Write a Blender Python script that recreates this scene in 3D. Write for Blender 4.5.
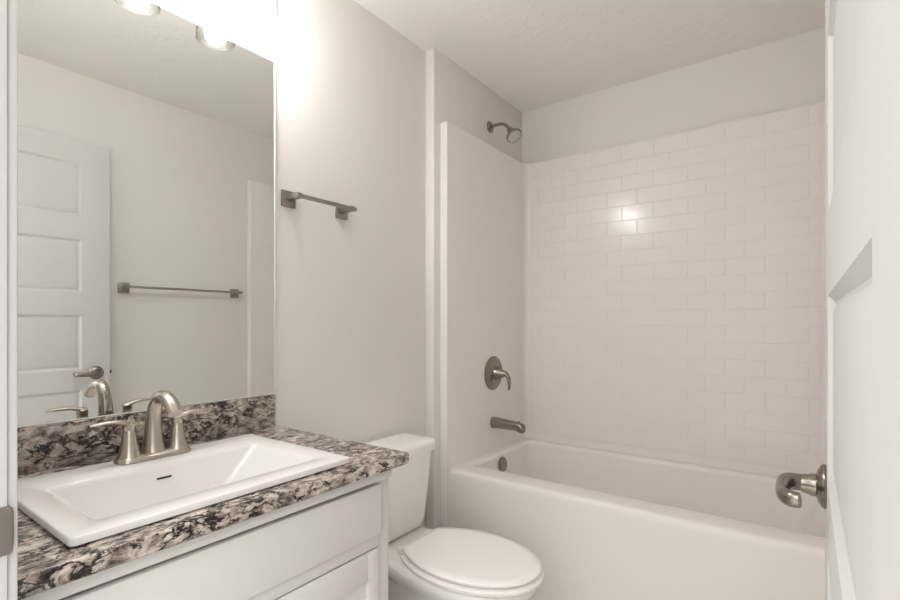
import bpy, bmesh, math, random
from mathutils import Vector, Matrix
random.seed(7)
for o in list(bpy.data.objects):
    bpy.data.objects.remove(o, do_unlink=True)
S = bpy.context.scene
C = S.collection
PI = math.pi
R = math.radians

# ------------------------------------------------------------------ camera
cam = bpy.data.cameras.new('camera')
cam.sensor_width = 36.0
cam.lens = 490.0 / 900.0 * 36.0
cam.shift_y = 23.0 / 900.0
cam.clip_start = 0.01
camo = bpy.data.objects.new('camera', cam)
C.objects.link(camo)
camo.location = (1.40, 0.0, 1.207)
camo.rotation_euler = (PI / 2, 0, R(36.09))
S.camera = camo

# ------------------------------------------------------------------ world: soft daylight of the hall beyond the doorway
w = bpy.data.worlds.new('world')
S.world = w
w.use_nodes = True
bg = w.node_tree.nodes['Background']
bg.inputs['Color'].default_value = (1.0, 0.99, 0.97, 1)
_tc = w.node_tree.nodes.new('ShaderNodeTexCoord')
_sx = w.node_tree.nodes.new('ShaderNodeSeparateXYZ')
_mr = w.node_tree.nodes.new('ShaderNodeMapRange')
_mr.inputs['From Min'].default_value = 0.0
_mr.inputs['From Max'].default_value = 0.75
_mr.inputs['To Min'].default_value = 1.15
_mr.inputs['To Max'].default_value = 4.6
w.node_tree.links.new(_tc.outputs['Generated'], _sx.inputs[0])
w.node_tree.links.new(_sx.outputs['Z'], _mr.inputs['Value'])
w.node_tree.links.new(_mr.outputs['Result'], bg.inputs['Strength'])
BULB_STRENGTH = 95.0
BULB_COLOR = (1.0, 0.995, 0.995)

S.view_settings.view_transform = 'Standard'
S.view_settings.look = 'None'
S.view_settings.gamma = 1.0
S.view_settings.use_curve_mapping = False
S.view_settings.exposure = 0.16
S.cycles.max_bounces = 14
S.cycles.diffuse_bounces = 8
S.cycles.glossy_bounces = 6
S.cycles.transparent_max_bounces = 12
S.cycles.sample_clamp_indirect = 6.0


# ------------------------------------------------------------------ materials
def mat(name, col, rough=0.5, metal=0.0, spec=0.5, coat=0.0):
    m = bpy.data.materials.new(name)
    m.use_nodes = True
    b = m.node_tree.nodes['Principled BSDF']
    b.inputs['Base Color'].default_value = (*col, 1)
    b.inputs['Roughness'].default_value = rough
    b.inputs['Metallic'].default_value = metal
    b.inputs['Specular IOR Level'].default_value = spec
    b.inputs['Coat Weight'].default_value = coat
    b.inputs['Coat Roughness'].default_value = 0.05
    return m


def add_bump(m, scale, strength, dist=0.002, detail=4.0, stretch=None, lo=None, hi=None):
    nt = m.node_tree
    tc = nt.nodes.new('ShaderNodeTexCoord')
    mp = nt.nodes.new('ShaderNodeMapping')
    if stretch:
        mp.inputs['Scale'].default_value = stretch
    n = nt.nodes.new('ShaderNodeTexNoise')
    n.inputs['Scale'].default_value = scale
    n.inputs['Detail'].default_value = detail
    b = nt.nodes.new('ShaderNodeBump')
    b.inputs['Strength'].default_value = strength
    b.inputs['Distance'].default_value = dist
    nt.links.new(tc.outputs['Object'], mp.inputs['Vector'])
    nt.links.new(mp.outputs['Vector'], n.inputs['Vector'])
    src = n.outputs['Fac']
    if lo is not None:
        r = nt.nodes.new('ShaderNodeValToRGB')
        r.color_ramp.elements[0].position = lo
        r.color_ramp.elements[1].position = hi
        nt.links.new(src, r.inputs['Fac'])
        src = r.outputs['Color']
    nt.links.new(src, b.inputs['Height'])
    nt.links.new(b.outputs['Normal'], nt.nodes['Principled BSDF'].inputs['Normal'])
    return m


M = {}
M['wall'] = add_bump(mat('wall_paint', (0.735, 0.708, 0.68), 0.6, spec=0.3), 220, 0.10, 0.001)
M['ceiling'] = add_bump(mat('ceiling_paint', (0.86, 0.838, 0.812), 0.75, spec=0.2), 26, 0.24, 0.003, 6, None, 0.48, 0.60)
M['trim'] = mat('trim_paint', (0.58, 0.578, 0.568), 0.5, spec=0.25)
M['door'] = mat('door_paint', (0.60, 0.592, 0.58), 0.5, spec=0.10)
M['cabinet'] = mat('cabinet_paint', (0.66, 0.645, 0.635), 0.4)
M['acrylic'] = mat('tub_acrylic', (0.785, 0.752, 0.725), 0.16, spec=0.25)
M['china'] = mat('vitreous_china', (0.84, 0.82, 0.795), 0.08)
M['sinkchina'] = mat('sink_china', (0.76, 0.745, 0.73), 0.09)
M['seat'] = mat('seat_plastic', (0.89, 0.865, 0.845), 0.22)
M['nickel'] = add_bump(mat('brushed_nickel', (0.50, 0.455, 0.405), 0.27, 1.0), 400, 0.05, 0.0003, 2, (1, 1, 0.1))
M['darknickel'] = add_bump(mat('aged_nickel', (0.29, 0.26, 0.225), 0.25, 1.0), 400, 0.05, 0.0003, 2, (1, 1, 0.1))
M['pewter'] = add_bump(mat('square_bar_nickel', (0.36, 0.335, 0.305), 0.3, 1.0), 400, 0.05, 0.0003, 2, (0.1, 1, 1))
M['channel'] = mat('mirror_channel_metal', (0.88, 0.88, 0.86), 0.35, 0.4)
M['mirror'] = mat('mirror_silver', (0.80, 0.82, 0.80), 0.0, 1.0)
M['black'] = mat('dark_void', (0.03, 0.03, 0.03), 0.6)
M['rubber'] = mat('pale_nozzle', (0.50, 0.48, 0.45), 0.5)
M['floor'] = mat('vinyl_floor', (0.60, 0.575, 0.545), 0.5)
M['hall'] = mat('hall_carpet', (0.45, 0.42, 0.38), 0.9)


def granite():
    m = mat('granite', (0.5, 0.45, 0.4), 0.16)
    nt = m.node_tree
    L = nt.links
    N = nt.nodes.new
    tc = N('ShaderNodeTexCoord')
    mp = N('ShaderNodeMapping')
    mp.inputs['Rotation'].default_value = (R(20), R(-18), R(28))
    mp.inputs['Scale'].default_value = (1.7, 1.0, 1.7)
    L.new(tc.outputs['Object'], mp.inputs['Vector'])
    wn = N('ShaderNodeTexNoise')
    wn.inputs['Scale'].default_value = 9
    wn.inputs['Detail'].default_value = 3
    L.new(mp.outputs['Vector'], wn.inputs['Vector'])
    va = N('ShaderNodeVectorMath'); va.operation = 'SCALE'
    va.inputs['Scale'].default_value = 0.07
    L.new(wn.outputs['Color'], va.inputs[0])
    vb = N('ShaderNodeVectorMath'); vb.operation = 'ADD'
    L.new(mp.outputs['Vector'], vb.inputs[0])
    L.new(va.outputs['Vector'], vb.inputs[1])
    # broad cream / taupe clouds
    n1 = N('ShaderNodeTexNoise')
    n1.inputs['Scale'].default_value = 38
    n1.inputs['Detail'].default_value = 7
    n1.inputs['Roughness'].default_value = 0.65
    L.new(vb.outputs['Vector'], n1.inputs['Vector'])
    r1 = N('ShaderNodeValToRGB')
    e = r1.color_ramp.elements
    e[0].position = 0.36; e[0].color = (0.075, 0.058, 0.05, 1)
    e[1].position = 0.66; e[1].color = (0.64, 0.575, 0.52, 1)
    x = e.new(0.45); x.color = (0.24, 0.195, 0.165, 1)
    x = e.new(0.52); x.color = (0.40, 0.345, 0.305, 1)
    L.new(n1.outputs['Fac'], r1.inputs['Fac'])
    # dark veins: ridges of a second noise
    n2 = N('ShaderNodeTexNoise')
    n2.inputs['Scale'].default_value = 22
    n2.inputs['Detail'].default_value = 6
    n2.inputs['Roughness'].default_value = 0.6
    L.new(vb.outputs['Vector'], n2.inputs['Vector'])
    s = N('ShaderNodeMath'); s.operation = 'SUBTRACT'; s.inputs[1].default_value = 0.5
    a = N('ShaderNodeMath'); a.operation = 'ABSOLUTE'
    L.new(n2.outputs['Fac'], s.inputs[0])
    L.new(s.outputs[0], a.inputs[0])
    n3 = N('ShaderNodeTexNoise')
    n3.inputs['Scale'].default_value = 14
    n3.inputs['Detail'].default_value = 3
    L.new(mp.outputs['Vector'], n3.inputs['Vector'])
    r3 = N('ShaderNodeMapRange')
    r3.inputs['From Min'].default_value = 0.40; r3.inputs['From Max'].default_value = 0.68
    r3.inputs['To Min'].default_value = 0.004; r3.inputs['To Max'].default_value = 0.085
    L.new(n3.outputs['Fac'], r3.inputs['Value'])
    dv = N('ShaderNodeMath'); dv.operation = 'DIVIDE'; dv.use_clamp = True
    L.new(a.outputs[0], dv.inputs[0])
    L.new(r3.outputs['Result'], dv.inputs[1])
    r2 = N('ShaderNodeValToRGB')
    r2.color_ramp.elements[0].position = 0.35
    r2.color_ramp.elements[0].color = (0.055, 0.043, 0.042, 1)
    r2.color_ramp.elements[1].position = 1.0
    r2.color_ramp.elements[1].color = (1, 1, 1, 1)
    L.new(dv.outputs[0], r2.inputs['Fac'])
    mx = N('ShaderNodeMix'); mx.data_type = 'RGBA'; mx.blend_type = 'MULTIPLY'
    mx.inputs[0].default_value = 1.0
    L.new(r1.outputs['Color'], mx.inputs[6])
    L.new(r2.outputs['Color'], mx.inputs[7])
    L.new(mx.outputs[2], nt.nodes['Principled BSDF'].inputs['Base Color'])
    return m


M['granite'] = granite()


def glass_mat():
    m = bpy.data.materials.new('seeded_glass')
    m.use_nodes = True
    nt = m.node_tree
    nt.nodes.clear()
    N = nt.nodes.new
    out = N('ShaderNodeOutputMaterial')
    tr = N('ShaderNodeBsdfTransparent'); tr.inputs['Color'].default_value = (0.94, 0.94, 0.93, 1)
    gl = N('ShaderNodeBsdfGlossy'); gl.inputs['Roughness'].default_value = 0.05
    lw = N('ShaderNodeLayerWeight'); lw.inputs['Blend'].default_value = 0.5
    pw = N('ShaderNodeMath'); pw.operation = 'POWER'; pw.inputs[1].default_value = 4.0
    fr = N('ShaderNodeMath'); fr.operation = 'MULTIPLY_ADD'; fr.inputs[1].default_value = 0.45; fr.inputs[2].default_value = 0.03
    df = N('ShaderNodeBsdfTranslucent'); df.inputs['Color'].default_value = (0.9, 0.9, 0.9, 1)
    mt = N('ShaderNodeMixShader'); mt.inputs['Fac'].default_value = 0.005
    n = N('ShaderNodeTexNoise'); n.inputs['Scale'].default_value = 90
    tc = N('ShaderNodeTexCoord')
    b = N('ShaderNodeBump'); b.inputs['Strength'].default_value = 0.5; b.inputs['Distance'].default_value = 0.003
    mx = N('ShaderNodeMixShader')
    nt.links.new(tc.outputs['Object'], n.inputs['Vector'])
    nt.links.new(n.outputs['Fac'], b.inputs['Height'])
    nt.links.new(b.outputs['Normal'], gl.inputs['Normal'])
    nt.links.new(lw.outputs['Facing'], pw.inputs[0])
    nt.links.new(pw.outputs[0], fr.inputs[0])
    nt.links.new(fr.outputs[0], mx.inputs['Fac'])
    p3 = N('ShaderNodeMath'); p3.operation = 'POWER'; p3.inputs[1].default_value = 3.0
    rp = N('ShaderNodeValToRGB')
    rp.color_ramp.elements[0].color = (0.95, 0.95, 0.945, 1)
    rp.color_ramp.elements[1].color = (0.30, 0.31, 0.30, 1)
    nt.links.new(lw.outputs['Facing'], p3.inputs[0])
    nt.links.new(p3.outputs[0], rp.inputs['Fac'])
    nt.links.new(rp.outputs['Color'], tr.inputs['Color'])
    nt.links.new(tr.outputs[0], mt.inputs[1])
    nt.links.new(df.outputs[0], mt.inputs[2])
    nt.links.new(mt.outputs[0], mx.inputs[1])
    nt.links.new(gl.outputs[0], mx.inputs[2])
    nt.links.new(mx.outputs[0], out.inputs['Surface'])
    return m


M['glass'] = glass_mat()


def bulb_mat():
    m = bpy.data.materials.new('lit_bulb')
    m.use_nodes = True
    b = m.node_tree.nodes['Principled BSDF']
    b.inputs['Base Color'].default_value = (0.9, 0.9, 0.9, 1)
    b.inputs['Emission Color'].default_value = (*BULB_COLOR, 1)
    b.inputs['Emission Strength'].default_value = BULB_STRENGTH
    return m


M['bulb'] = bulb_mat()


# ------------------------------------------------------------------ helpers
def obj(name, bm, m, parent=None, smooth=35, loc=None):
    bmesh.ops.recalc_face_normals(bm, faces=bm.faces[:])
    me = bpy.data.meshes.new(name)
    bm.to_mesh(me)
    bm.free()
    me.materials.append(m)
    if smooth:
        me.shade_smooth()
        me.set_sharp_from_angle(angle=R(smooth))
    o = bpy.data.objects.new(name, me)
    C.objects.link(o)
    if parent is not None:
        o.parent = parent
        top = parent
        off = Vector((0, 0, 0))
        while top is not None:
            off += top.location
            top = top.parent
        o.location = -off
    elif loc is not None:
        pass
    return o


def rebase(o, loc):
    """Move a top-level mesh's origin to loc without moving the mesh."""
    loc = Vector(loc)
    o.data.transform(Matrix.Translation(-loc))
    o.location = loc
    return o


def thing(name, label, cat, loc, group=None):
    o = bpy.data.objects.new(name, None)
    o.empty_display_size = 0.05
    C.objects.link(o)
    o.location = loc
    o['label'] = label
    o['category'] = cat
    if group:
        o['group'] = group
    return o


def tag(o, label, cat, group=None):
    o['label'] = label
    o['category'] = cat
    if group:
        o['group'] = group
    return o


def struct(o, label=None):
    o['kind'] = 'structure'
    if label:
        o['label'] = label
    return o


def box(x0, x1, y0, y1, z0, z1, bev=0.0, seg=2, bm=None):
    own = bmesh.new()
    r = bmesh.ops.create_cube(own, size=1.0)
    for v in own.verts:
        v.co = Vector(((x0 + x1) / 2 + v.co.x * (x1 - x0), (y0 + y1) / 2 + v.co.y * (y1 - y0), (z0 + z1) / 2 + v.co.z * (z1 - z0)))
    if bev > 0:
        bmesh.ops.bevel(own, geom=own.edges[:], offset=bev, segments=seg, profile=0.5, affect='EDGES')
    if bm is None:
        return own
    return merge(bm, own)


def merge(bm, other):
    me = bpy.data.meshes.new('tmp')
    other.to_mesh(me)
    other.free()
    bm.from_mesh(me)
    bpy.data.meshes.remove(me)
    return bm


def frame_axis(axis):
    axis = Vector(axis).normalized()
    up = Vector((0, 0, 1)) if abs(axis.z) < 0.9 else Vector((0, 1, 0))
    u = up.cross(axis).normalized()
    v = axis.cross(u).normalized()
    return axis, u, v


def lathe(profile, origin, axis=(0, 0, 1), n=32, bm=None, closed=True):
    """profile: list of (radius, height along axis)."""
    bm = bm or bmesh.new()
    ax, u, v = frame_axis(axis)
    o = Vector(origin)
    rings = []
    for r, h in profile:
        if r < 1e-6:
            rings.append([bm.verts.new(o + ax * h)])
        else:
            rings.append([bm.verts.new(o + ax * h + (u * math.cos(2 * PI * k / n) + v * math.sin(2 * PI * k / n)) * r) for k in range(n)])
    for a, b in zip(rings, rings[1:]):
        if len(a) == 1 and len(b) == 1:
            continue
        for k in range(n):
            k2 = (k + 1) % n
            if len(a) == 1:
                bm.faces.new((a[0], b[k], b[k2]))
            elif len(b) == 1:
                bm.faces.new((a[k], a[k2], b[0]))
            else:
                bm.faces.new((a[k], a[k2], b[k2], b[k]))
    if closed:
        for rg in (rings[0], rings[-1]):
            if len(rg) > 2:
                bm.faces.new(rg)
    return bm


def catmull(pts, sub=6):
    P = [Vector(p) for p in pts]
    out = []
    for i in range(len(P) - 1):
        p0 = P[max(i - 1, 0)]; p1 = P[i]; p2 = P[i + 1]; p3 = P[min(i + 2, len(P) - 1)]
        for k in range(sub):
            t = k / sub
            out.append(0.5 * ((2 * p1) + (-p0 + p2) * t + (2 * p0 - 5 * p1 + 4 * p2 - p3) * t * t + (-p0 + 3 * p1 - 3 * p2 + p3) * t ** 3))
    out.append(P[-1])
    return out


def tube(pts, radii, side, n=20, sub=6, bm=None, round_end=False):
    """Sweep an ellipse: pts 3D, radii list of (r_side, r_other); side = the fixed side vector."""
    bm = bm or bmesh.new()
    path = catmull(pts, sub)
    rr = catmull([(a, b, 0) for a, b in radii], sub)
    side = Vector(side).normalized()
    rings = []
    for i, p in enumerate(path):
        t = (path[min(i + 1, len(path) - 1)] - path[max(i - 1, 0)]).normalized()
        s = (side - t * side.dot(t)).normalized()
        b = t.cross(s).normalized()
        rings.append([bm.verts.new(p + s * (math.cos(2 * PI * k / n) * rr[i].x) + b * (math.sin(2 * PI * k / n) * rr[i].y)) for k in range(n)])
    for a, b in zip(rings, rings[1:]):
        for k in range(n):
            k2 = (k + 1) % n
            bm.faces.new((a[k], a[k2], b[k2], b[k]))
    bm.faces.new(rings[0])
    bm.faces.new(rings[-1])
    return bm


def loft(rings, bm=None, cap0=True, cap1=True):
    bm = bm or bmesh.new()
    V = [[bm.verts.new(p) for p in r] for r in rings]
    for a, b in zip(V, V[1:]):
        n = len(a)
        for k in range(n):
            k2 = (k + 1) % n
            bm.faces.new((a[k], a[k2], b[k2], b[k]))
    if cap0:
        bm.faces.new(V[0])
    if cap1:
        bm.faces.new(V[-1])
    return bm


def rrect(x0, x1, y0, y1, z, r, n=6):
    if not isinstance(r, (tuple, list)):
        r = (r, r, r, r)
    pts = []
    cs = [(x1, y1, -1, -1, 0), (x0, y1, 1, -1, 90), (x0, y0, 1, 1, 180), (x1, y0, -1, 1, 270)]
    for (cx, cy, sx, sy, a0), rad in zip(cs, r):
        for k in range(n + 1):
            a = R(a0 + 90 * k / n)
            pts.append(Vector((cx + sx * rad + math.cos(a) * rad, cy + sy * rad + math.sin(a) * rad, z)))
    return pts


def prism(poly, z0, z1, bm=None):
    return loft([[Vector((x, y, z0)) for x, y in poly], [Vector((x, y, z1)) for x, y in poly]], bm)


# ------------------------------------------------------------------ dimensions (metres)
H = 2.44
W = 1.52            # right wall
YB = 2.57           # back wall
YN = 0.159          # room face of the doorway wall
YH = 0.044          # hall face of the doorway wall
BUMP = 0.050        # plumbing wall stands proud of the left wall
BUMP_Y = 1.730

# ------------------------------------------------------------------ room shell
struct(obj('floor', box(-0.12, W + 0.12, -2.0, YB + 0.12, -0.05, 0.0), M['floor'], smooth=0))  # unseen; made pale and run on into the hall to bounce light upward
struct(obj('ceiling', box(-0.12, W + 0.12, YH, YB + 0.12, H, H + 0.06), M['ceiling'], smooth=0))
struct(obj('wall_left', box(-0.12, 0.0, YH, YB + 0.12, 0, H), M['wall'], smooth=0))
struct(obj('wall_right', box(W, W + 0.12, YH, YB + 0.12, 0, H), M['wall'], smooth=0))
struct(obj('wall_back', box(0.0, W, YB, YB + 0.12, 0, H), M['wall'], smooth=0))
struct(obj('wall_plumbing', box(0.0, BUMP, BUMP_Y, YB, 0, H, 0.003), M['wall'], smooth=30))
JL, JR = 0.64, 1.460      # jamb faces of the doorway
DTOP = 2.095
bm = box(-0.12, JL - 0.018, YH, YN, 0, H)
box(JR + 0.012, W + 0.12, YH, YN, 0, H, bm=bm)
box(JL - 0.018, JR + 0.012, YH, YN, DTOP + 0.02, H, bm=bm)
struct(obj('wall_front', bm, M['wall'], smooth=0))
struct(obj('hall_light_block', box(0.16, 0.28, -2.0, YH, 0, H), M['wall'], smooth=0))  # unseen wall added to block world light from the open door
# jamb and casing
bm = box(JL - 0.018, JL, YH, YN, 0, DTOP, 0.001)
box(JR, JR + 0.012, YH, YN, 0, DTOP, 0.001, bm=bm)
box(JL - 0.018, JR + 0.012, YH, YN, DTOP, DTOP + 0.018, 0.001, bm=bm)
struct(obj('trim_1', bm, M['trim'], smooth=30))
bm = box(JL - 0.065, JL - 0.005, YN, YN + 0.011, 0, DTOP + 0.06, 0.003)
box(JL - 0.065, W, YN, YN + 0.011, DTOP + 0.008, DTOP + 0.065, 0.003, bm=bm)
box(JR + 0.006, W, YN, YN + 0.011, 0, DTOP + 0.06, 0.003, bm=bm)
struct(obj('trim_2', bm, M['trim'], smooth=30))
struct(obj('baseboard_left', box(0.0, 0.013, 0.96, BUMP_Y, 0, 0.09, 0.003), M['trim'], smooth=30))
struct(obj('baseboard_right', box(W - 0.013, W, YN + 0.012, 1.765, 0, 0.09, 0.003), M['trim'], smooth=30))

# ------------------------------------------------------------------ door, standing open along the right wall
DX0, DX1 = 1.423, 1.458
DY0, DY1 = 0.164, 0.977
DZ0, DZ1 = 0.012, 2.078
PANELS = [(0.165, 0.420), (0.525, 0.775 + 0.003), (0.630 + 0.255, 0.885 + 0.255)]
PANELS = [(1.717, 1.972), (1.353, 1.606), (0.984, 1.245), (0.622, 0.885), (0.215, 0.520)]


def door_slab():
    bm = bmesh.new()
    ys = [DY0, DY0 + 0.118, DY1 - 0.118, DY1]
    zs = [DZ0]
    for a, b in sorted(PANELS):
        zs += [a, b]
    zs.append(DZ1)
    for side, x in ((-1, DX0), (1, DX1)):
        for iy in range(3):
            for iz in range(len(zs) - 1):
                y0, y1, z0, z1 = ys[iy], ys[iy + 1], zs[iz], zs[iz + 1]
                if iy == 1 and iz % 2 == 1:
                    prev = None
                    for ins, dep in ((0, 0), (0.004, 0.004), (0.010, 0.0085), (0.014, 0.009), (0.023, 0.0055), (0.026, 0.005)):
                        xx = x - side * dep
                        q = [bm.verts.new((xx, yy, zz)) for yy, zz in ((y0 + ins, z0 + ins), (y1 - ins, z0 + ins), (y1 - ins, z1 - ins), (y0 + ins, z1 - ins))]
                        if prev:
                            for k in range(4):
                                bm.faces.new((prev[k], prev[(k + 1) % 4], q[(k + 1) % 4], q[k]))
                        prev = q
                    bm.faces.new(prev)
                else:
                    bm.faces.new([bm.verts.new((x, yy, zz)) for yy, zz in ((y0, z0), (y1, z0), (y1, z1), (y0, z1))])
    for y in (DY0, DY1):
        for iz in range(len(zs) - 1):
            bm.faces.new([bm.verts.new(p) for p in ((DX0, y, zs[iz]), (DX1, y, zs[iz]), (DX1, y, zs[iz + 1]), (DX0, y, zs[iz + 1]))])
    for z in (DZ0, DZ1):
        for iy in range(3):
            bm.faces.new([bm.verts.new(p) for p in ((DX0, ys[iy], z), (DX1, ys[iy], z), (DX1, ys[iy + 1], z), (DX0, ys[iy + 1], z))])
    bmesh.ops.remove_doubles(bm, verts=bm.verts[:], dist=0.0002)
    # ease the long edges of the latch side
    es = [e for e in bm.edges if all(abs(v.co.y - DY1) < 1e-5 for v in e.verts) and (all(abs(v.co.x - DX0) < 1e-5 for v in e.verts) or all(abs(v.co.x - DX1) < 1e-5 for v in e.verts))]
    bmesh.ops.bevel(bm, geom=es, offset=0.004, segments=3, profile=0.5, affect='EDGES')
    return bm


door = struct(obj('door_1', door_slab(), M['door'], smooth=25))
rebase(door, (DX1, DY0, 0))
door['label'] = 'white five-panel door standing open along the right wall'
HX, HY, HZ = DX0, 0.917, 0.964
handle = obj('door_handle', lathe([(0.0, 0.0), (0.032, 0.0), (0.0325, 0.003), (0.031, 0.006), (0.024, 0.010), (0.0165, 0.0125), (0.0165, 0.018), (0.0145, 0.022), (0.0135, 0.030), (0.0, 0.030)], (HX, HY, HZ), (-1, 0, 0), 40), M['darknickel'], door)
handle['label'] = 'dark nickel lever handle with round rosette'
pts = [(HX - 0.022, HY, HZ), (HX - 0.036, HY - 0.001, HZ + 0.001), (HX - 0.048, HY - 0.010, HZ + 0.001), (HX - 0.052, HY - 0.030, HZ - 0.001),
       (HX - 0.052, HY - 0.058, HZ - 0.002), (HX - 0.048, HY - 0.080, HZ - 0.001), (HX - 0.040, HY - 0.092, HZ + 0.000), (HX - 0.031, HY - 0.095, HZ + 0.001)]
rad = [(0.0125, 0.0125), (0.0125, 0.0125), (0.013, 0.012), (0.0115, 0.0095), (0.0105, 0.0085), (0.0112, 0.0085), (0.0112, 0.0085), (0.0100, 0.008)]
obj('lever', tube(pts, rad, (0, 0, 1), 20, 8), M['darknickel'], handle)
obj('latch_bolt', box(DX0 + 0.011, DX0 + 0.024, DY1 - 0.004, DY1 + 0.011, HZ - 0.008, HZ + 0.008, 0.002), M['darknickel'], door)
for z in (0.25, 1.05, 1.85):
    obj('hinge', lathe([(0, -0.045), (0.006, -0.045), (0.006, 0.045), (0, 0.045)], (DX1 + 0.004, DY0 - 0.0005, z), (0, 0, 1), 14), M['darknickel'], door)
# strike plate on the left jamb, its lip curled over the edge
bm = bmesh.new()
prof = [(JL + 0.0005, 0.112), (JL + 0.0005, YN + 0.001), (JL - 0.0004, YN + 0.0030), (JL - 0.002, YN + 0.0045)]
outer = [(JL + 0.0022, 0.112), (JL + 0.0022, YN + 0.0015), (JL + 0.0012, YN + 0.0045), (JL - 0.001, YN + 0.0062)]
ins = (0.0, 0.0, 0.003, 0.010)
rings_ = []
for (a, b), (c, d_), i_ in zip(prof, outer, ins):
    rings_.append([Vector((a, b, 0.935 + i_)), Vector((c, d_, 0.935 + i_)), Vector((c, d_, 0.992 - i_)), Vector((a, b, 0.992 - i_))])
loft(rings_, bm)
sp = obj('strike_plate', bm, M['pewter'])
rebase(sp, (JL, 0.13, 0.935))
tag(sp, 'satin nickel strike plate on the white door jamb at the left edge', 'strike plate')

# ------------------------------------------------------------------ vanity cabinet
VX = 0.530          # face-frame plane
VY0, VY1 = 0.161, 0.925
van = thing('vanity_cabinet', 'white painted vanity cabinet under the granite countertop', 'cabinet', (0.265, 0.54, 0))
bm = box(0.002, VX - 0.019, VY0, VY0 + 0.016, 0.0, 0.845, 0.001)
box(0.002, VX - 0.019, VY1 - 0.016, VY1, 0.0, 0.845, 0.001, bm=bm)
box(0.002, 0.010, VY0 + 0.016, VY1 - 0.016, 0.09, 0.845, bm=bm)
box(0.010, VX - 0.019, VY0 + 0.016, VY1 - 0.016, 0.09, 0.105, bm=bm)
box(VX - 0.090, VX - 0.075, VY0 + 0.016, VY1 - 0.016, 0.0, 0.09, bm=bm)
obj('carcass', bm, M['cabinet'], van, 30)
bm = box(VX - 0.019, VX, VY0, VY0 + 0.045, 0.10, 0.845, 0.001)
box(VX - 0.019, VX, VY1 - 0.045, VY1, 0.10, 0.845, 0.001, bm=bm)
box(VX - 0.0185, VX + 0.017, VY0 + 0.001, VY1 - 0.006, 0.8165, 0.845, 0.001, bm=bm)
box(VX - 0.0185, VX + 0.010, VY0 + 0.031, VY1 - 0.045, 0.6545, 0.694, 0.0006, bm=bm)
box(VX - 0.0185, VX - 0.0002, VY0 + 0.04, VY1 - 0.04, 0.10, 0.14, bm=bm)
obj('face_frame', bm, M['cabinet'], van, 30)
obj('drawer_front', box(VX + 0.0005, VX + 0.019, 0.192, 0.880, 0.686, 0.8095, 0.002), M['cabinet'], van, 30)


def shaker(y0, y1, z0, z1, st=0.037, rl=0.072):
    fx = VX + 0.0105
    bm = box(VX + 0.0005, fx, y0, y0 + st, z0, z1, 0.0012)
    box(VX + 0.0005, fx, y1 - st, y1, z0, z1, 0.0012, bm=bm)
    box(VX + 0.0007, fx - 0.0002, y0 + st - 0.001, y1 - st + 0.001, z0, z0 + rl, 0.0012, bm=bm)
    box(VX + 0.0007, fx - 0.0002, y0 + st - 0.001, y1 - st + 0.001, z1 - rl, z1, 0.0012, bm=bm)
    box(VX - 0.004, fx - 0.0080, y0 + st - 0.002, y1 - st + 0.002, z0 + rl - 0.002, z1 - rl + 0.002, bm=bm)
    return bm


obj('cabinet_door', shaker(0.192, 0.5345, 0.115, 0.6505), M['cabinet'], van, 30)
obj('cabinet_door', shaker(0.5375, 0.880, 0.115, 0.6505), M['cabinet'], van, 30)

# countertop with a cut-out for the sink
SX0, SX1, SY0, SY1 = 0.113, 0.531, 0.251, 0.797
CT0, CT1 = 0.8455, 0.876
hx0, hx1, hy0, hy1 = SX0 + 0.02, SX1 - 0.02, SY0 + 0.02, SY1 - 0.02
bm = bmesh.new()
X0, X1, Y0, Y1 = 0.0015, 0.574, 0.161, 0.954
e = 0.005


def ring4(x0, x1, y0, y1, z):
    return [Vector((x0, y0, z)), Vector((x1, y0, z)), Vector((x1, y1, z)), Vector((x0, y1, z))]


rings = [ring4(hx0, hx1, hy0, hy1, CT0), ring4(X0, X1 - e, Y0, Y1 - e, CT0)]
for k in range(1, 4):
    a = R(30 * k)
    rings.append(ring4(X0, X1 - e + e * math.sin(a), Y0, Y1 - e + e * math.sin(a), CT0 + e - e * math.cos(a)))
for k in range(0, 4):
    a = R(30 * k)
    rings.append(ring4(X0, X1 - e + e * math.cos(a), Y0, Y1 - e + e * math.cos(a), CT1 - e + e * math.sin(a)))
rings.append(ring4(hx0, hx1, hy0, hy1, CT1))
rings.append(ring4(hx0, hx1, hy0, hy1, CT0))
loft(rings, bm, False, False)
bmesh.ops.remove_doubles(bm, verts=bm.verts[:], dist=1e-5)
ct = obj('countertop', bm, M['granite'], smooth=40)
rebase(ct, (0.287, 0.557, CT0))
tag(ct, 'brown and cream granite countertop on the white vanity', 'countertop')
bs = obj('backsplash', box(0.0015, 0.021, 0.161, 0.941, CT1 + 0.0005, 0.9775, 0.0012), M['granite'], smooth=30)
rebase(bs, (0.01, 0.55, CT1))
tag(bs, 'upright granite backsplash strip below the mirror', 'backsplash')

# ------------------------------------------------------------------ sink
sink = thing('sink', 'white rectangular drop-in sink set in the granite counter', 'sink', (0.33, 0.52, 0.876))
LZ = 0.8915
rg = []
rg.append(rrect(SX0 + 0.03, SX1 - 0.03, SY0 + 0.03, SY1 - 0.03, 0.76, 0.03))
rg.append(rrect(SX0 + 0.03, SX1 - 0.03, SY0 + 0.03, SY1 - 0.03, 0.8772, 0.03))
rg.append(rrect(SX0 + 0.003, SX1 - 0.003, SY0 + 0.003, SY1 - 0.003, 0.8772, 0.008))
rg.append(rrect(SX0, SX1, SY0, SY1, 0.879, 0.009))
rg.append(rrect(SX0, SX1, SY0, SY1, LZ - 0.0025, 0.009))
rg.append(rrect(SX0 + 0.001, SX1 - 0.001, SY0 + 0.001, SY1 - 0.001, LZ - 0.0007, 0.008))
rg.append(rrect(SX0 + 0.004, SX1 - 0.004, SY0 + 0.004, SY1 - 0.004, LZ, 0.007))
BX0, BX1, BY0, BY1 = 0.222, 0.470, 0.300, 0.742
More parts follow.
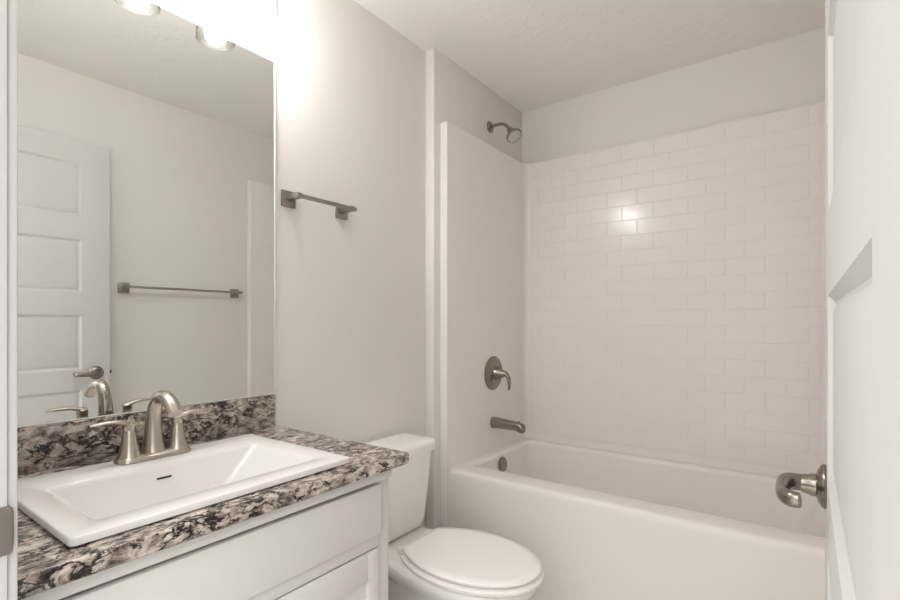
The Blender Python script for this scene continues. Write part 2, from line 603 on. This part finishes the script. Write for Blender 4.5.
rg.append(rrect(BX0 - 0.006, BX1 + 0.006, BY0 - 0.006, BY1 + 0.006, LZ - 0.001, 0.02))
rg.append(rrect(BX0, BX1, BY0, BY1, LZ - 0.004, 0.018))
rg.append(rrect(BX0 + 0.004, BX1 - 0.004, BY0 + 0.008, BY1 - 0.010, LZ - 0.012, 0.016))
rg.append(rrect(BX0 + 0.026, BX1 - 0.026, BY0 + 0.075, BY1 - 0.118, LZ - 0.108, 0.015))
rg.append(rrect(BX0 + 0.040, BX1 - 0.040, BY0 + 0.095, BY1 - 0.138, LZ - 0.116, 0.015))
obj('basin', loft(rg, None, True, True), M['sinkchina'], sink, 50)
obj('overflow_slot', box(BX0 + 0.0068, BX0 + 0.0100, 0.497, 0.528, LZ - 0.0345, LZ - 0.030, 0.0012), M['black'], sink)
obj('drain', lathe([(0, 0), (0.022, 0), (0.022, 0.003), (0.016, 0.005), (0, 0.006)], (0.335, 0.51, LZ - 0.1165), (0, 0, 1), 28), M['nickel'], sink)

# ------------------------------------------------------------------ faucet
FX, FY = 0.152, 0.524
fa = thing('sink_faucet', 'brushed nickel two-handle faucet on the back rim of the sink', 'faucet', (FX, FY, LZ))
rg = []
for z, ins in ((LZ + 0.0003, 0.0), (LZ + 0.004, 0.0), (LZ + 0.009, 0.003), (LZ + 0.0125, 0.009), (LZ + 0.0135, 0.014)):
    rg.append(rrect(FX - 0.029 + ins, FX + 0.029 - ins, FY - 0.081 + ins, FY + 0.081 - ins, z, 0.024 - ins * 0.8))
obj('base_plate', loft(rg), M['nickel'], fa, 40)
z0 = LZ + 0.008
pts = [(FX - 0.002, FY, z0), (FX - 0.003, FY, z0 + 0.03), (FX - 0.002, FY, z0 + 0.072), (FX + 0.006, FY, z0 + 0.109), (FX + 0.026, FY, z0 + 0.134), (FX + 0.056, FY, z0 + 0.139), (FX + 0.086, FY, z0 + 0.125), (FX + 0.106, FY, z0 + 0.104)]
rad = [(0.0255, 0.0235), (0.021, 0.019), (0.0178, 0.016), (0.0162, 0.0145), (0.0155, 0.013), (0.016, 0.0125), (0.0168, 0.0125), (0.0172, 0.0125)]
sp_ = obj('spout', tube(pts, rad, (0, 1, 0), 28, 8), M['nickel'], fa, 45)
for sgn in (-1, 1):
    hy = FY + sgn * 0.0525
    hb = obj('handle', lathe([(0, 0), (0.0265, 0), (0.0265, 0.006), (0.0240, 0.012), (0.0200, 0.024), (0.0165, 0.042), (0.0140, 0.062), (0.0122, 0.0700), (0.0132, 0.0715), (0.0132, 0.0860), (0.0105, 0.0890), (0, 0.0890)], (FX, hy, LZ + 0.0005), (0, 0, 1), 32), M['nickel'], fa)
    zt = LZ + 0.0815
    pts = [(FX, hy - sgn * 0.010, zt + 0.002), (FX + 0.001, hy + sgn * 0.010, zt + 0.008), (FX + 0.002, hy + sgn * 0.028, zt + 0.0125), (FX + 0.002, hy + sgn * 0.046, zt + 0.0135), (FX + 0.002, hy + sgn * 0.064, zt + 0.0125), (FX + 0.002, hy + sgn * 0.077, zt + 0.0115)]
    rad = [(0.0118, 0.0075), (0.0112, 0.0065), (0.0100, 0.0052), (0.0095, 0.0046), (0.0085, 0.0038), (0.004, 0.0022)]
    obj('lever', tube(pts, rad, (1, 0, 0), 16, 6), M['nickel'], hb)
obj('lift_rod', lathe([(0, 0), (0.0022, 0), (0.0022, 0.062), (0.0045, 0.065), (0.0048, 0.073), (0.002, 0.077), (0, 0.0775)], (FX - 0.024, FY, LZ + 0.010), (-0.12, 0, 1), 14), M['nickel'], fa)

# ------------------------------------------------------------------ mirror
mir = thing('wall_mirror', 'large frameless mirror on the wall above the granite backsplash', 'mirror', (0.0, 0.55, 0.98))
obj('mirror_glass', box(0.001, 0.006, 0.163, 0.9455, 0.9805, 2.051), M['mirror'], mir, 0)
bm = box(0.001, 0.0075, 0.9458, 0.9530, 0.9785, 2.0515, 0.0008)
obj('edge_channel', bm, M['channel'], mir, 30)
obj('edge_channel', box(0.001, 0.0085, 0.163, 0.9455, 0.9780, 0.9803, 0.0006), M['channel'], mir, 30)

# ------------------------------------------------------------------ vanity light
LX = 0.122
vl = thing('vanity_light', 'three-bulb vanity light with clear glass shades above the mirror', 'wall light', (0.0, 0.6, 2.26))
obj('back_plate', box(0.0005, 0.022, 0.30, 0.905, 2.262, 2.332, 0.004), M['pewter'], vl, 30)
for ly in (0.365, 0.590, 0.815):
    pts = [(0.020, ly, 2.298), (0.075, ly, 2.311), (0.112, ly, 2.303), (LX, ly, 2.281), (LX, ly, 2.268)]
    obj('arm', tube(pts, [(0.007, 0.007)] * 5, (0, 1, 0), 14, 6), M['pewter'], vl)
    obj('socket', lathe([(0, 0.038), (0.018, 0.036), (0.022, 0.028), (0.022, 0.0), (0.014, -0.012), (0, -0.012)], (LX, ly, 2.237), (0, 0, 1), 26), M['pewter'], vl)
    bm = bmesh.new()
    lathe([(0.024, 2.250), (0.048, 2.240), (0.054, 2.219), (0.0565, 2.102), (0.0572, 2.098), (0.0543, 2.098), (0.0540, 2.102), (0.0515, 2.217), (0.046, 2.237), (0.024, 2.246)], (LX, ly, 0), (0, 0, 1), 40, bm, closed=False)
    obj('lamp_shade', bm, M['glass'], vl, 60)
    bm = lathe([(0, 2.086), (0.010, 2.0875), (0.020, 2.093), (0.0275, 2.102), (0.031, 2.113), (0.0315, 2.122), (0.0295, 2.134), (0.024, 2.150), (0.0175, 2.170), (0.0135, 2.190), (0.013, 2.223), (0, 2.223)], (LX, ly, 0), (0, 0, 1), 28)
    obj('bulb', bm, M['bulb'], vl, 60)


# ------------------------------------------------------------------ towel bars
def towel_bar(name, label, wall_x, sgn, ya, yb, z, ps=0.053):
    t = thing(name, label, 'towel bar', (wall_x, (ya + yb) / 2, z), None)
    xb = wall_x + sgn * 0.060
    for y in (ya, yb):
        a, b = sorted((wall_x + sgn * 0.0005, wall_x + sgn * 0.010))
        obj('mounting_plate', box(a, b, y - ps / 2, y + ps / 2, z - ps / 2 - 0.004, z + ps / 2 - 0.004, 0.0015), M['pewter'], t, 30)
        a, b = sorted((wall_x + sgn * 0.008, xb + sgn * 0.008))
        obj('post', box(a, b, y - 0.010, y + 0.010, z - 0.009, z + 0.009, 0.0012), M['pewter'], t, 30)
    obj('bar', box(xb - 0.0065, xb + 0.0065, ya - 0.004, yb + 0.020, z - 0.0062, z + 0.0062, 0.001), M['pewter'], t, 30)
    return t


towel_bar('towel_bar', 'short square nickel towel bar on the left wall beside the mirror', 0.0, 1, 1.000, 1.232, 1.623)
towel_bar('towel_bar', 'long square nickel towel bar on the right wall, seen in the mirror', W, -1, 1.070, 1.688, 1.396)

# ------------------------------------------------------------------ bathtub
TX0, TX1, TY0, TY1 = BUMP + 0.001, W - 0.001, 1.786, YB - 0.001
TZ = 0.546
tub = thing('bathtub', 'white alcove bathtub with a plain front apron', 'bathtub', (0.78, 2.17, 0))
rg = []
rg.append(rrect(TX0, TX1, TY0, TY1, 0.001, 0.004))
rg.append(rrect(TX0, TX1, TY0, TY1, TZ - 0.030, 0.004))
for k in range(1, 6):
    a = R(18 * k)
    rr_ = 0.022
    rg.append(rrect(TX0, TX1, TY0 + rr_ * (1 - math.cos(a)), TY1, TZ - rr_ + rr_ * math.sin(a), 0.004))
IX0, IX1, IY0, IY1 = 0.126, 1.470, 1.900, 2.500
rg.append(rrect(IX0 - 0.004, IX1 + 0.004, IY0 - 0.004, IY1 + 0.004, TZ, 0.050))
for k in range(1, 6):
    a = R(18 * k)
    rr_ = 0.020
    d = rr_ * math.sin(a) - 0.004
    rg.append(rrect(IX0 + d, IX1 - d, IY0 + d, IY1 - d, TZ - rr_ + rr_ * math.cos(a), 0.046))
rg.append(rrect(IX0 + 0.050, IX1 - 0.16, IY0 + 0.050, IY1 - 0.040, 0.20, 0.060))
rg.append(rrect(IX0 + 0.075, IX1 - 0.20, IY0 + 0.075, IY1 - 0.065, 0.155, 0.100))
rg.append(rrect(IX0 + 0.12, IX1 - 0.25, IY0 + 0.12, IY1 - 0.11, 0.140, 0.100))
obj('tub_shell', loft(rg, None, True, True), M['acrylic'], tub, 50)
obj('overflow_plate', lathe([(0, 0), (0.037, 0), (0.038, 0.005), (0.034, 0.0095), (0.01, 0.011), (0, 0.011)], (0.1475, 2.168, 0.489), (1, 0, 0.13), 32), M['darknickel'], tub)
obj('tub_drain', lathe([(0, 0), (0.035, 0), (0.033, 0.004), (0, 0.006)], (0.36, 2.19, 0.1405), (0, 0, 1), 28), M['nickel'], tub)

# ------------------------------------------------------------------ shower surround
SZ = 2.118
XI0, XI1, YI = 0.0885, 1.4835, 2.5365
sur = thing('shower_surround', 'glossy white tub surround with moulded subway tile back', 'shower surround', (0.78, 2.3, TZ))
YF = 1.776


def arc(cx, cy, r, a0, a1, n=6):
    return [(cx + r * math.cos(R(a0 + (a1 - a0) * k / n)), cy + r * math.sin(R(a0 + (a1 - a0) * k / n))) for k in range(n + 1)]


rc = 0.032
poly = [(TX0, YF), (TX0, YB - 0.001), (TX1, YB - 0.001), (TX1, YF)]
poly += arc(XI1 + 0.006, YF + 0.006, 0.006, 270, 180, 4)
poly += arc(XI1 - rc, YI - rc, rc, 0, 90)
poly += arc(XI0 + rc, YI - rc, rc, 90, 180)
poly += arc(XI0 - 0.006, YF + 0.006, 0.006, 0, -90, 4)
obj('surround_shell', prism(poly, TZ + 0.0006, SZ), M['acrylic'], sur, 30)
# apron-side returns of the surround running down beside the tub
obj('flange_leg', box(TX0, XI0 - 0.002, YF, TY0 - 0.0008, 0.001, TZ + 0.0004, 0.003), M['acrylic'], sur, 30)
obj('flange_leg', box(XI1 + 0.002, TX1, YF, TY0 - 0.0008, 0.001, TZ + 0.0004, 0.003), M['acrylic'], sur, 30)
# moulded tiles
bm = bmesh.new()
tw, th = 0.154, 0.0762
xa, xb = XI0 + rc + 0.004, XI1 - rc - 0.004
g, bv, dep = 0.0008, 0.0026, 0.0015
rows = range(-15, 5)
for r_ in rows:
    zb = 1.726 + th * r_
    off = 0.636 + (0.077 if r_ % 2 else 0.0)
    k0 = math.floor((xa - off) / tw) - 1
    for k in range(k0, k0 + 13):
        x0, x1 = off + k * tw, off + (k + 1) * tw
        x0, x1 = max(x0, xa), min(x1, xb)
        if x1 - x0 < 0.02:
            continue
        z0_, z1_ = zb, zb + th
        t1, t2 = random.gauss(0, 0.00003), random.gauss(0, 0.00002)
        lo = [(x0 + g, z0_ + g), (x1 - g, z0_ + g), (x1 - g, z1_ - g), (x0 + g, z1_ - g)]
        mid = [(x0 + g + bv * .5, z0_ + g + bv * .5), (x1 - g - bv * .5, z0_ + g + bv * .5), (x1 - g - bv * .5, z1_ - g - bv * .5), (x0 + g + bv * .5, z1_ - g - bv * .5)]
        hi = [(x0 + g + bv, z0_ + g + bv), (x1 - g - bv, z0_ + g + bv), (x1 - g - bv, z1_ - g - bv), (x0 + g + bv, z1_ - g - bv)]
        tl = [-t1 - t2, t1 - t2, t1 + t2, -t1 + t2]
        A = [bm.verts.new((x, YI + 0.0004, z)) for x, z in lo]
        B = [bm.verts.new((x, YI - dep * .72 + q, z)) for (x, z), q in zip(mid, tl)]
        D = [bm.verts.new((x, YI - dep + q, z)) for (x, z), q in zip(hi, tl)]
        for P_, Q_ in ((A, B), (B, D)):
            for j in range(4):
                bm.faces.new((P_[j], P_[(j + 1) % 4], Q_[(j + 1) % 4], Q_[j]))
        bm.faces.new(D)
obj('tile_panel', bm, M['acrylic'], sur, 0)

# ------------------------------------------------------------------ shower fittings
AX, AY, AZ = BUMP, 2.207, 2.237
sh = thing('showerhead', 'dark nickel shower head on a bent arm above the surround', 'shower head', (AX, AY, AZ))
obj('flange', lathe([(0, 0.0005), (0.030, 0.0005), (0.030, 0.003), (0.024, 0.010), (0.012, 0.014), (0, 0.014)], (AX, AY, AZ), (1, 0, 0), 30), M['darknickel'], sh)
pts = [(AX + 0.008, AY, AZ), (AX + 0.045, AY, AZ + 0.003), (AX + 0.080, AY, AZ - 0.002), (AX + 0.104, AY, AZ - 0.018), (AX + 0.120, AY, AZ - 0.040)]
obj('arm', tube(pts, [(0.0082, 0.0082)] * 5, (0, 1, 0), 16, 6), M['darknickel'], sh)
d = Vector((0.55, -0.10, -0.80)).normalized()
p0 = Vector((AX + 0.116, AY, AZ - 0.034))
hd = obj('head', lathe([(0, 0), (0.013, 0), (0.0145, 0.006), (0.0135, 0.013), (0.0175, 0.018), (0.023, 0.026), (0.027, 0.037), (0.037, 0.047), (0.0415, 0.050), (0.0415, 0.058), (0.039, 0.061), (0.0, 0.061)], p0, d, 36), M['darknickel'], sh)
obj('spray_face', lathe([(0, 0.0612), (0.035, 0.0612), (0.030, 0.0635), (0.022, 0.0640), (0.020, 0.0622), (0.014, 0.0622), (0.012, 0.0645), (0, 0.0645)], p0, d, 36), M['rubber'], hd)

VXp = XI0
va = thing('shower_valve', 'round dark nickel valve plate with lever on the surround wall', 'shower valve', (VXp, 2.177, 0.949))
obj('escutcheon', lathe([(0, 0.0006), (0.087, 0.0006), (0.087, 0.004), (0.082, 0.008), (0.070, 0.0095), (0.066, 0.012), (0.040, 0.017), (0.034, 0.020), (0, 0.020)], (VXp, 2.177, 0.949), (1, 0, 0), 44), M['darknickel'], va)
hub = obj('hub', lathe([(0, 0.018), (0.034, 0.018), (0.033, 0.026), (0.026, 0.042), (0.018, 0.062), (0.013, 0.075), (0.010, 0.082), (0, 0.083)], (VXp, 2.177, 0.949), (1, 0, 0), 30), M['darknickel'], va)
pts = [(VXp + 0.060, 2.177, 0.950), (VXp + 0.078, 2.178, 0.944), (VXp + 0.090, 2.180, 0.925), (VXp + 0.093, 2.181, 0.900), (VXp + 0.092, 2.182, 0.878), (VXp + 0.089, 2.182, 0.866)]
obj('lever', tube(pts, [(0.012, 0.011), (0.013, 0.010), (0.0135, 0.0085), (0.013, 0.007), (0.011, 0.006), (0.006, 0.0035)], (0, 1, 0), 18, 6), M['darknickel'], hub)

ts = thing('tub_spout', 'dark nickel tub spout below the round valve plate', 'tub spout', (VXp, 2.177, 0.690))
z = 0.695
rg = []
for dx, hz, hw, dz in ((0.0006, 0.029, 0.028, 0.0), (0.012, 0.029, 0.028, 0.0), (0.05, 0.0265, 0.0265, -0.001), (0.10, 0.024, 0.025, -0.003), (0.138, 0.022, 0.0235, -0.005), (0.150, 0.0235, 0.0235, -0.008), (0.165, 0.0245, 0.023, -0.011), (0.175, 0.022, 0.021, -0.013), (0.178, 0.018, 0.018, -0.014)):
    ring = []
    for k in range(28):
        a = 2 * PI * k / 28
        ca, sa = math.cos(a), math.sin(a)
        q = 0.75
        ring.append(Vector((VXp + dx, 2.177 + hw * math.copysign(abs(ca) ** q, ca), z + dz + hz * math.copysign(abs(sa) ** q, sa))))
    rg.append(ring)
obj('spout_body', loft(rg), M['darknickel'], ts, 40)
obj('diverter_knob', lathe([(0, 0), (0.004, 0), (0.004, 0.010), (0.0075, 0.012), (0.0075, 0.018), (0, 0.019)], (VXp + 0.148, 2.177, 0.698), (0, 0, 1), 18), M['darknickel'], ts)

# ------------------------------------------------------------------ toilet
TCY = 1.364
toi = thing('toilet', 'white two-piece toilet with its lid closed between vanity and tub', 'toilet', (0.35, TCY, 0))


def egg(x0, x1, hb, hm, xm, z, n=20, tip=2.0):
    right = []
    for k in range(n + 1):
        t = k / n
        x = x0 + (xm - x0) * t
        right.append((x, hb + (hm - hb) * (1 - (1 - t) ** 2.1)))
    for k in range(1, n):
        a = PI / 2 * (1 - k / n)
        right.append((xm + (x1 - xm) * math.cos(a) ** (2 / tip), hm * math.sin(a) ** (2 / tip)))
    pts = [Vector((x, TCY + y, z)) for x, y in right] + [Vector((x1, TCY, z))] + [Vector((x, TCY - y, z)) for x, y in right[::-1]]
    return pts


# bowl and pedestal
rg = [egg(0.13, 0.585, 0.105, 0.115, 0.33, 0.001), egg(0.13, 0.585, 0.105, 0.115, 0.33, 0.02),
      egg(0.15, 0.56, 0.095, 0.100, 0.33, 0.07), egg(0.15, 0.56, 0.085, 0.098, 0.36, 0.15),
      egg(0.14, 0.60, 0.070, 0.112, 0.40, 0.23), egg(0.11, 0.655, 0.060, 0.136, 0.45, 0.30),
      egg(0.08, 0.695, 0.066, 0.158, 0.47, 0.338), egg(0.050, 0.712, 0.100, 0.171, 0.48, 0.356), egg(0.040, 0.722, 0.115, 0.179, 0.49, 0.375), egg(0.040, 0.726, 0.115, 0.181, 0.49, 0.392),
      egg(0.046, 0.720, 0.110, 0.176, 0.49, 0.4005), egg(0.07, 0.70, 0.09, 0.155, 0.49, 0.4015)]
obj('bowl', loft(rg), M['china'], toi, 60)
rg = [egg(0.285, 0.738, 0.112, 0.180, 0.490, 0.403), egg(0.280, 0.743, 0.115, 0.184, 0.490, 0.408), egg(0.280, 0.743, 0.115, 0.184, 0.490, 0.416), egg(0.288, 0.734, 0.108, 0.176, 0.490, 0.4205)]
obj('seat_ring', loft(rg), M['seat'], toi, 50)
rg = [egg(0.280, 0.724, 0.096, 0.164, 0.490, 0.4270), egg(0.275, 0.733, 0.100, 0.174, 0.490, 0.4285), egg(0.275, 0.735, 0.100, 0.176, 0.490, 0.4355), egg(0.278, 0.732, 0.098, 0.173, 0.490, 0.4395),
      egg(0.30, 0.705, 0.082, 0.147, 0.490, 0.4412), egg(0.36, 0.62, 0.05, 0.07, 0.490, 0.4420)]
obj('seat_lid', loft(rg), M['seat'], toi, 50)
for y in (TCY - 0.075, TCY + 0.075):
    obj('hinge', box(0.244, 0.284, y - 0.018, y + 0.018, 0.4015, 0.4265, 0.006, 3), M['seat'], toi, 40)
    obj('bumper', box(0.640, 0.652, y * 0 + TCY + (0.115 if y > TCY else -0.115) - 0.006, TCY + (0.115 if y > TCY else -0.115) + 0.006, 0.4195, 0.4280, 0.001), M['seat'], toi, 40)


def tank_ring(x0, x1, hw, z, rb, rf, bow=0.0):
    pts = rrect(x0, x1, TCY - hw, TCY + hw, z, (rf, rb, rb, rf), 7)
    for p in pts:
        if p.x > (x0 + x1) / 2:
            p.x += bow * (1 - ((p.y - TCY) / hw) ** 2)
    return pts


rg = [tank_ring(0.060, 0.155, 0.120, 0.4022, 0.02, 0.04), tank_ring(0.050, 0.168, 0.140, 0.405, 0.02, 0.045), tank_ring(0.042, 0.178, 0.156, 0.418, 0.02, 0.045, 0.002), tank_ring(0.037, 0.183, 0.166, 0.445, 0.02, 0.045, 0.004), tank_ring(0.026, 0.196, 0.192, 0.690, 0.02, 0.045, 0.008), tank_ring(0.026, 0.196, 0.192, 0.7055, 0.02, 0.045, 0.008)]
obj('tank', loft(rg), M['china'], toi, 50)
rg = [tank_ring(0.024, 0.204, 0.200, 0.7058, 0.016, 0.05, 0.008), tank_ring(0.016, 0.210, 0.206, 0.709, 0.016, 0.055, 0.010), tank_ring(0.016, 0.212, 0.207, 0.733, 0.016, 0.055, 0.010), tank_ring(0.018, 0.210, 0.205, 0.742, 0.016, 0.055, 0.010), tank_ring(0.026, 0.200, 0.195, 0.748, 0.016, 0.05, 0.010), tank_ring(0.05, 0.17, 0.15, 0.750, 0.016, 0.04, 0.008)]
obj('tank_lid', loft(rg), M['china'], toi, 50)
fl = obj('flush_lever', lathe([(0, 0), (0.012, 0), (0.012, 0.006), (0.008, 0.012), (0, 0.012)], (0.1985, TCY - 0.165, 0.655), (1, 0, 0), 20), M['nickel'], toi)
obj('lever_arm', tube([(0.208, TCY - 0.165, 0.655), (0.213, TCY - 0.145, 0.654), (0.213, TCY - 0.118, 0.651)], [(0.006, 0.004)] * 3, (0, 0, 1), 12, 4), M['nickel'], fl)
